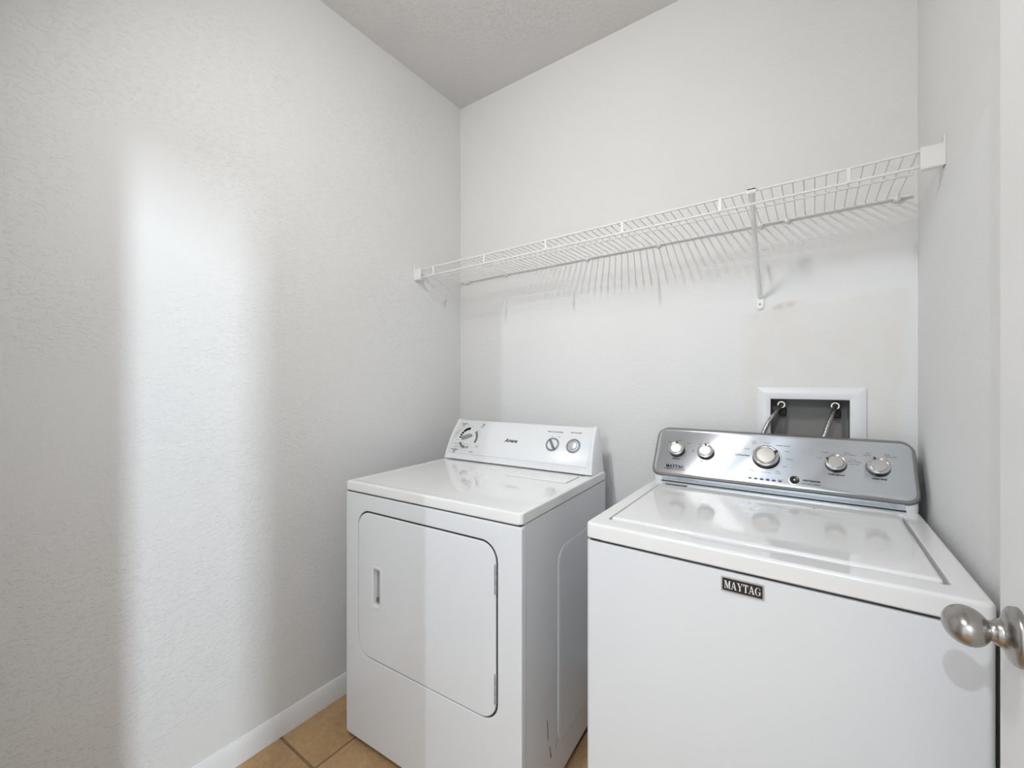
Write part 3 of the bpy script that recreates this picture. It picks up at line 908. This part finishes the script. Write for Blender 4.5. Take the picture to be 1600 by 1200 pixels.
# lip straps
for x in (-1.4433, -1.1398, -0.8363, -0.5328, -0.2293, 0.0742):
    bm = bmesh.new()
    box(bm, x - so.x - 0.0042, x - so.x + 0.0042, YS - so.y - 0.0042, YS - so.y - 0.0022, zs(x) - so.z - 0.0385, zs(x) - so.z + 0.001, 0.0006, 1)
    link_bm('lip_strap', bm, 'shelf_vinyl', shf)
# end brackets
for s, xw in ((1, XL), (-1, XR)):
    bm = bmesh.new()
    z = zs(xw) - so.z
    y = YS - so.y
    xa, xb = sorted((xw - so.x, xw - so.x + s * 0.0430))
    box(bm, xa, xb, y - 0.0085, y - 0.0060, z - 0.0445, z + 0.0075, 0.001, 1)
    box(bm, xa, xb, y - 0.0085, y + 0.0110, z + 0.0050, z + 0.0080, 0.001, 1)
    box(bm, xa, xb, y - 0.0085, y + 0.0110, z - 0.0470, z - 0.0435, 0.001, 1)
    xc, xd = sorted((xw - so.x, xw - so.x + s * 0.0030))
    box(bm, xc, xd, y - 0.0120, y + 0.0150, z - 0.0470, z + 0.0240, 0.001, 1)
    br = link_bm('end_bracket', bm, 'shelf_vinyl', shf)
    bm = bmesh.new()
    M = plane_frame((xw - so.x + s * 0.003, y - 0.001, z + 0.0165), (0, s, 0), (0, 0, 1))
    lathe(bm, [(0.0038, 0), (0.0036, 0.0012), (0.002, 0.0020)], M, 12)
    link_bm('screw', bm, 'silver', br)
# wall clips
for x in (-1.5258, -1.5050, -1.2492, -0.8105, -0.5028, -0.1519, -0.0729, 0.2056):
    bm = bmesh.new()
    z = zs(x) - so.z; y = YB - so.y
    lathe(bm, [(0.0095, 0.0), (0.0095, 0.004), (0.0080, 0.011), (0.0070, 0.0165), (0.004, 0.0180)], plane_frame((x - so.x, y, z - 0.0045), (1, 0, 0), (0, 0, 1)), 14)
    box(bm, x - so.x - 0.005, x - so.x + 0.005, y - 0.016, y - 0.004, z - 0.003, z + 0.0085, 0.0015, 1)
    cl = link_bm('wall_clip', bm, 'shelf_vinyl', shf)
    bm = bmesh.new()
    lathe(bm, [(0.0030, 0.0172), (0.0030, 0.0186), (0.002, 0.0192)], plane_frame((x - so.x, y, z - 0.0065), (1, 0, 0), (0, 0, 1)), 10)
    link_bm('screw', bm, 'silver', cl)
# diagonal support brace
bx = -0.146
pt = Vector((bx, YS - 0.006, zs(bx) - 0.004)); pb_ = Vector((-0.1530, YB - 0.0085, 1.5640))
bm = bmesh.new()
L = 14
def brace_loop(p, w, d):
    ax = (pb_ - pt).normalized(); sx = Vector((1, 0, 0)); sx = (sx - ax * sx.dot(ax)).normalized(); nn = ax.cross(sx)
    return [p + sx * (w * math.cos(2 * PI * k / L)) + nn * (d * math.sin(2 * PI * k / L)) - so for k in range(L)]
mixp = lambda t: pt + (pb_ - pt) * t
loft(bm, [brace_loop(mixp(-0.01), 0.0105, 0.0055), brace_loop(mixp(0.04), 0.0088, 0.0050), brace_loop(mixp(0.10), 0.0072, 0.0045), brace_loop(mixp(0.5), 0.0068, 0.0042), brace_loop(mixp(1.0), 0.0064, 0.0042)])
brc = link_bm('brace', bm, 'shelf_vinyl', shf, angle=60)
bm = bmesh.new()
cx, cy, cz = bx - so.x, YS - so.y, zs(bx) - so.z
box(bm, cx - 0.0125, cx + 0.0125, cy - 0.011, cy + 0.007, cz - 0.0005, cz + 0.0065, 0.002, 2)
box(bm, cx - 0.0125, cx + 0.0125, cy - 0.011, cy - 0.007, cz - 0.010, cz + 0.0060, 0.0015, 1)
link_bm('brace_clip', bm, 'shelf_vinyl', brc)
bm = bmesh.new()
ft = lambda d, y: [(a - so.x, y - so.y, b - so.z) for a, b in rrect(-0.1655 + d, -0.1405 - d, 1.5240 + d, 1.5690 - d, 0.0115 - d, 6)]
loft(bm, [ft(0, YB), ft(0, YB - 0.004), ft(0.0015, YB - 0.006), ft(0.004, YB - 0.0065)])
fo = link_bm('brace_foot', bm, 'shelf_vinyl', brc)
bm = bmesh.new()
lathe(bm, [(0.0030, 0.006), (0.0030, 0.0072), (0.002, 0.0078)], plane_frame((-0.1530 - so.x, YB - so.y, 1.5420 - so.z), (1, 0, 0), (0, 0, 1)), 12)
link_bm('brace_screw', bm, 'grey_plastic', brc)
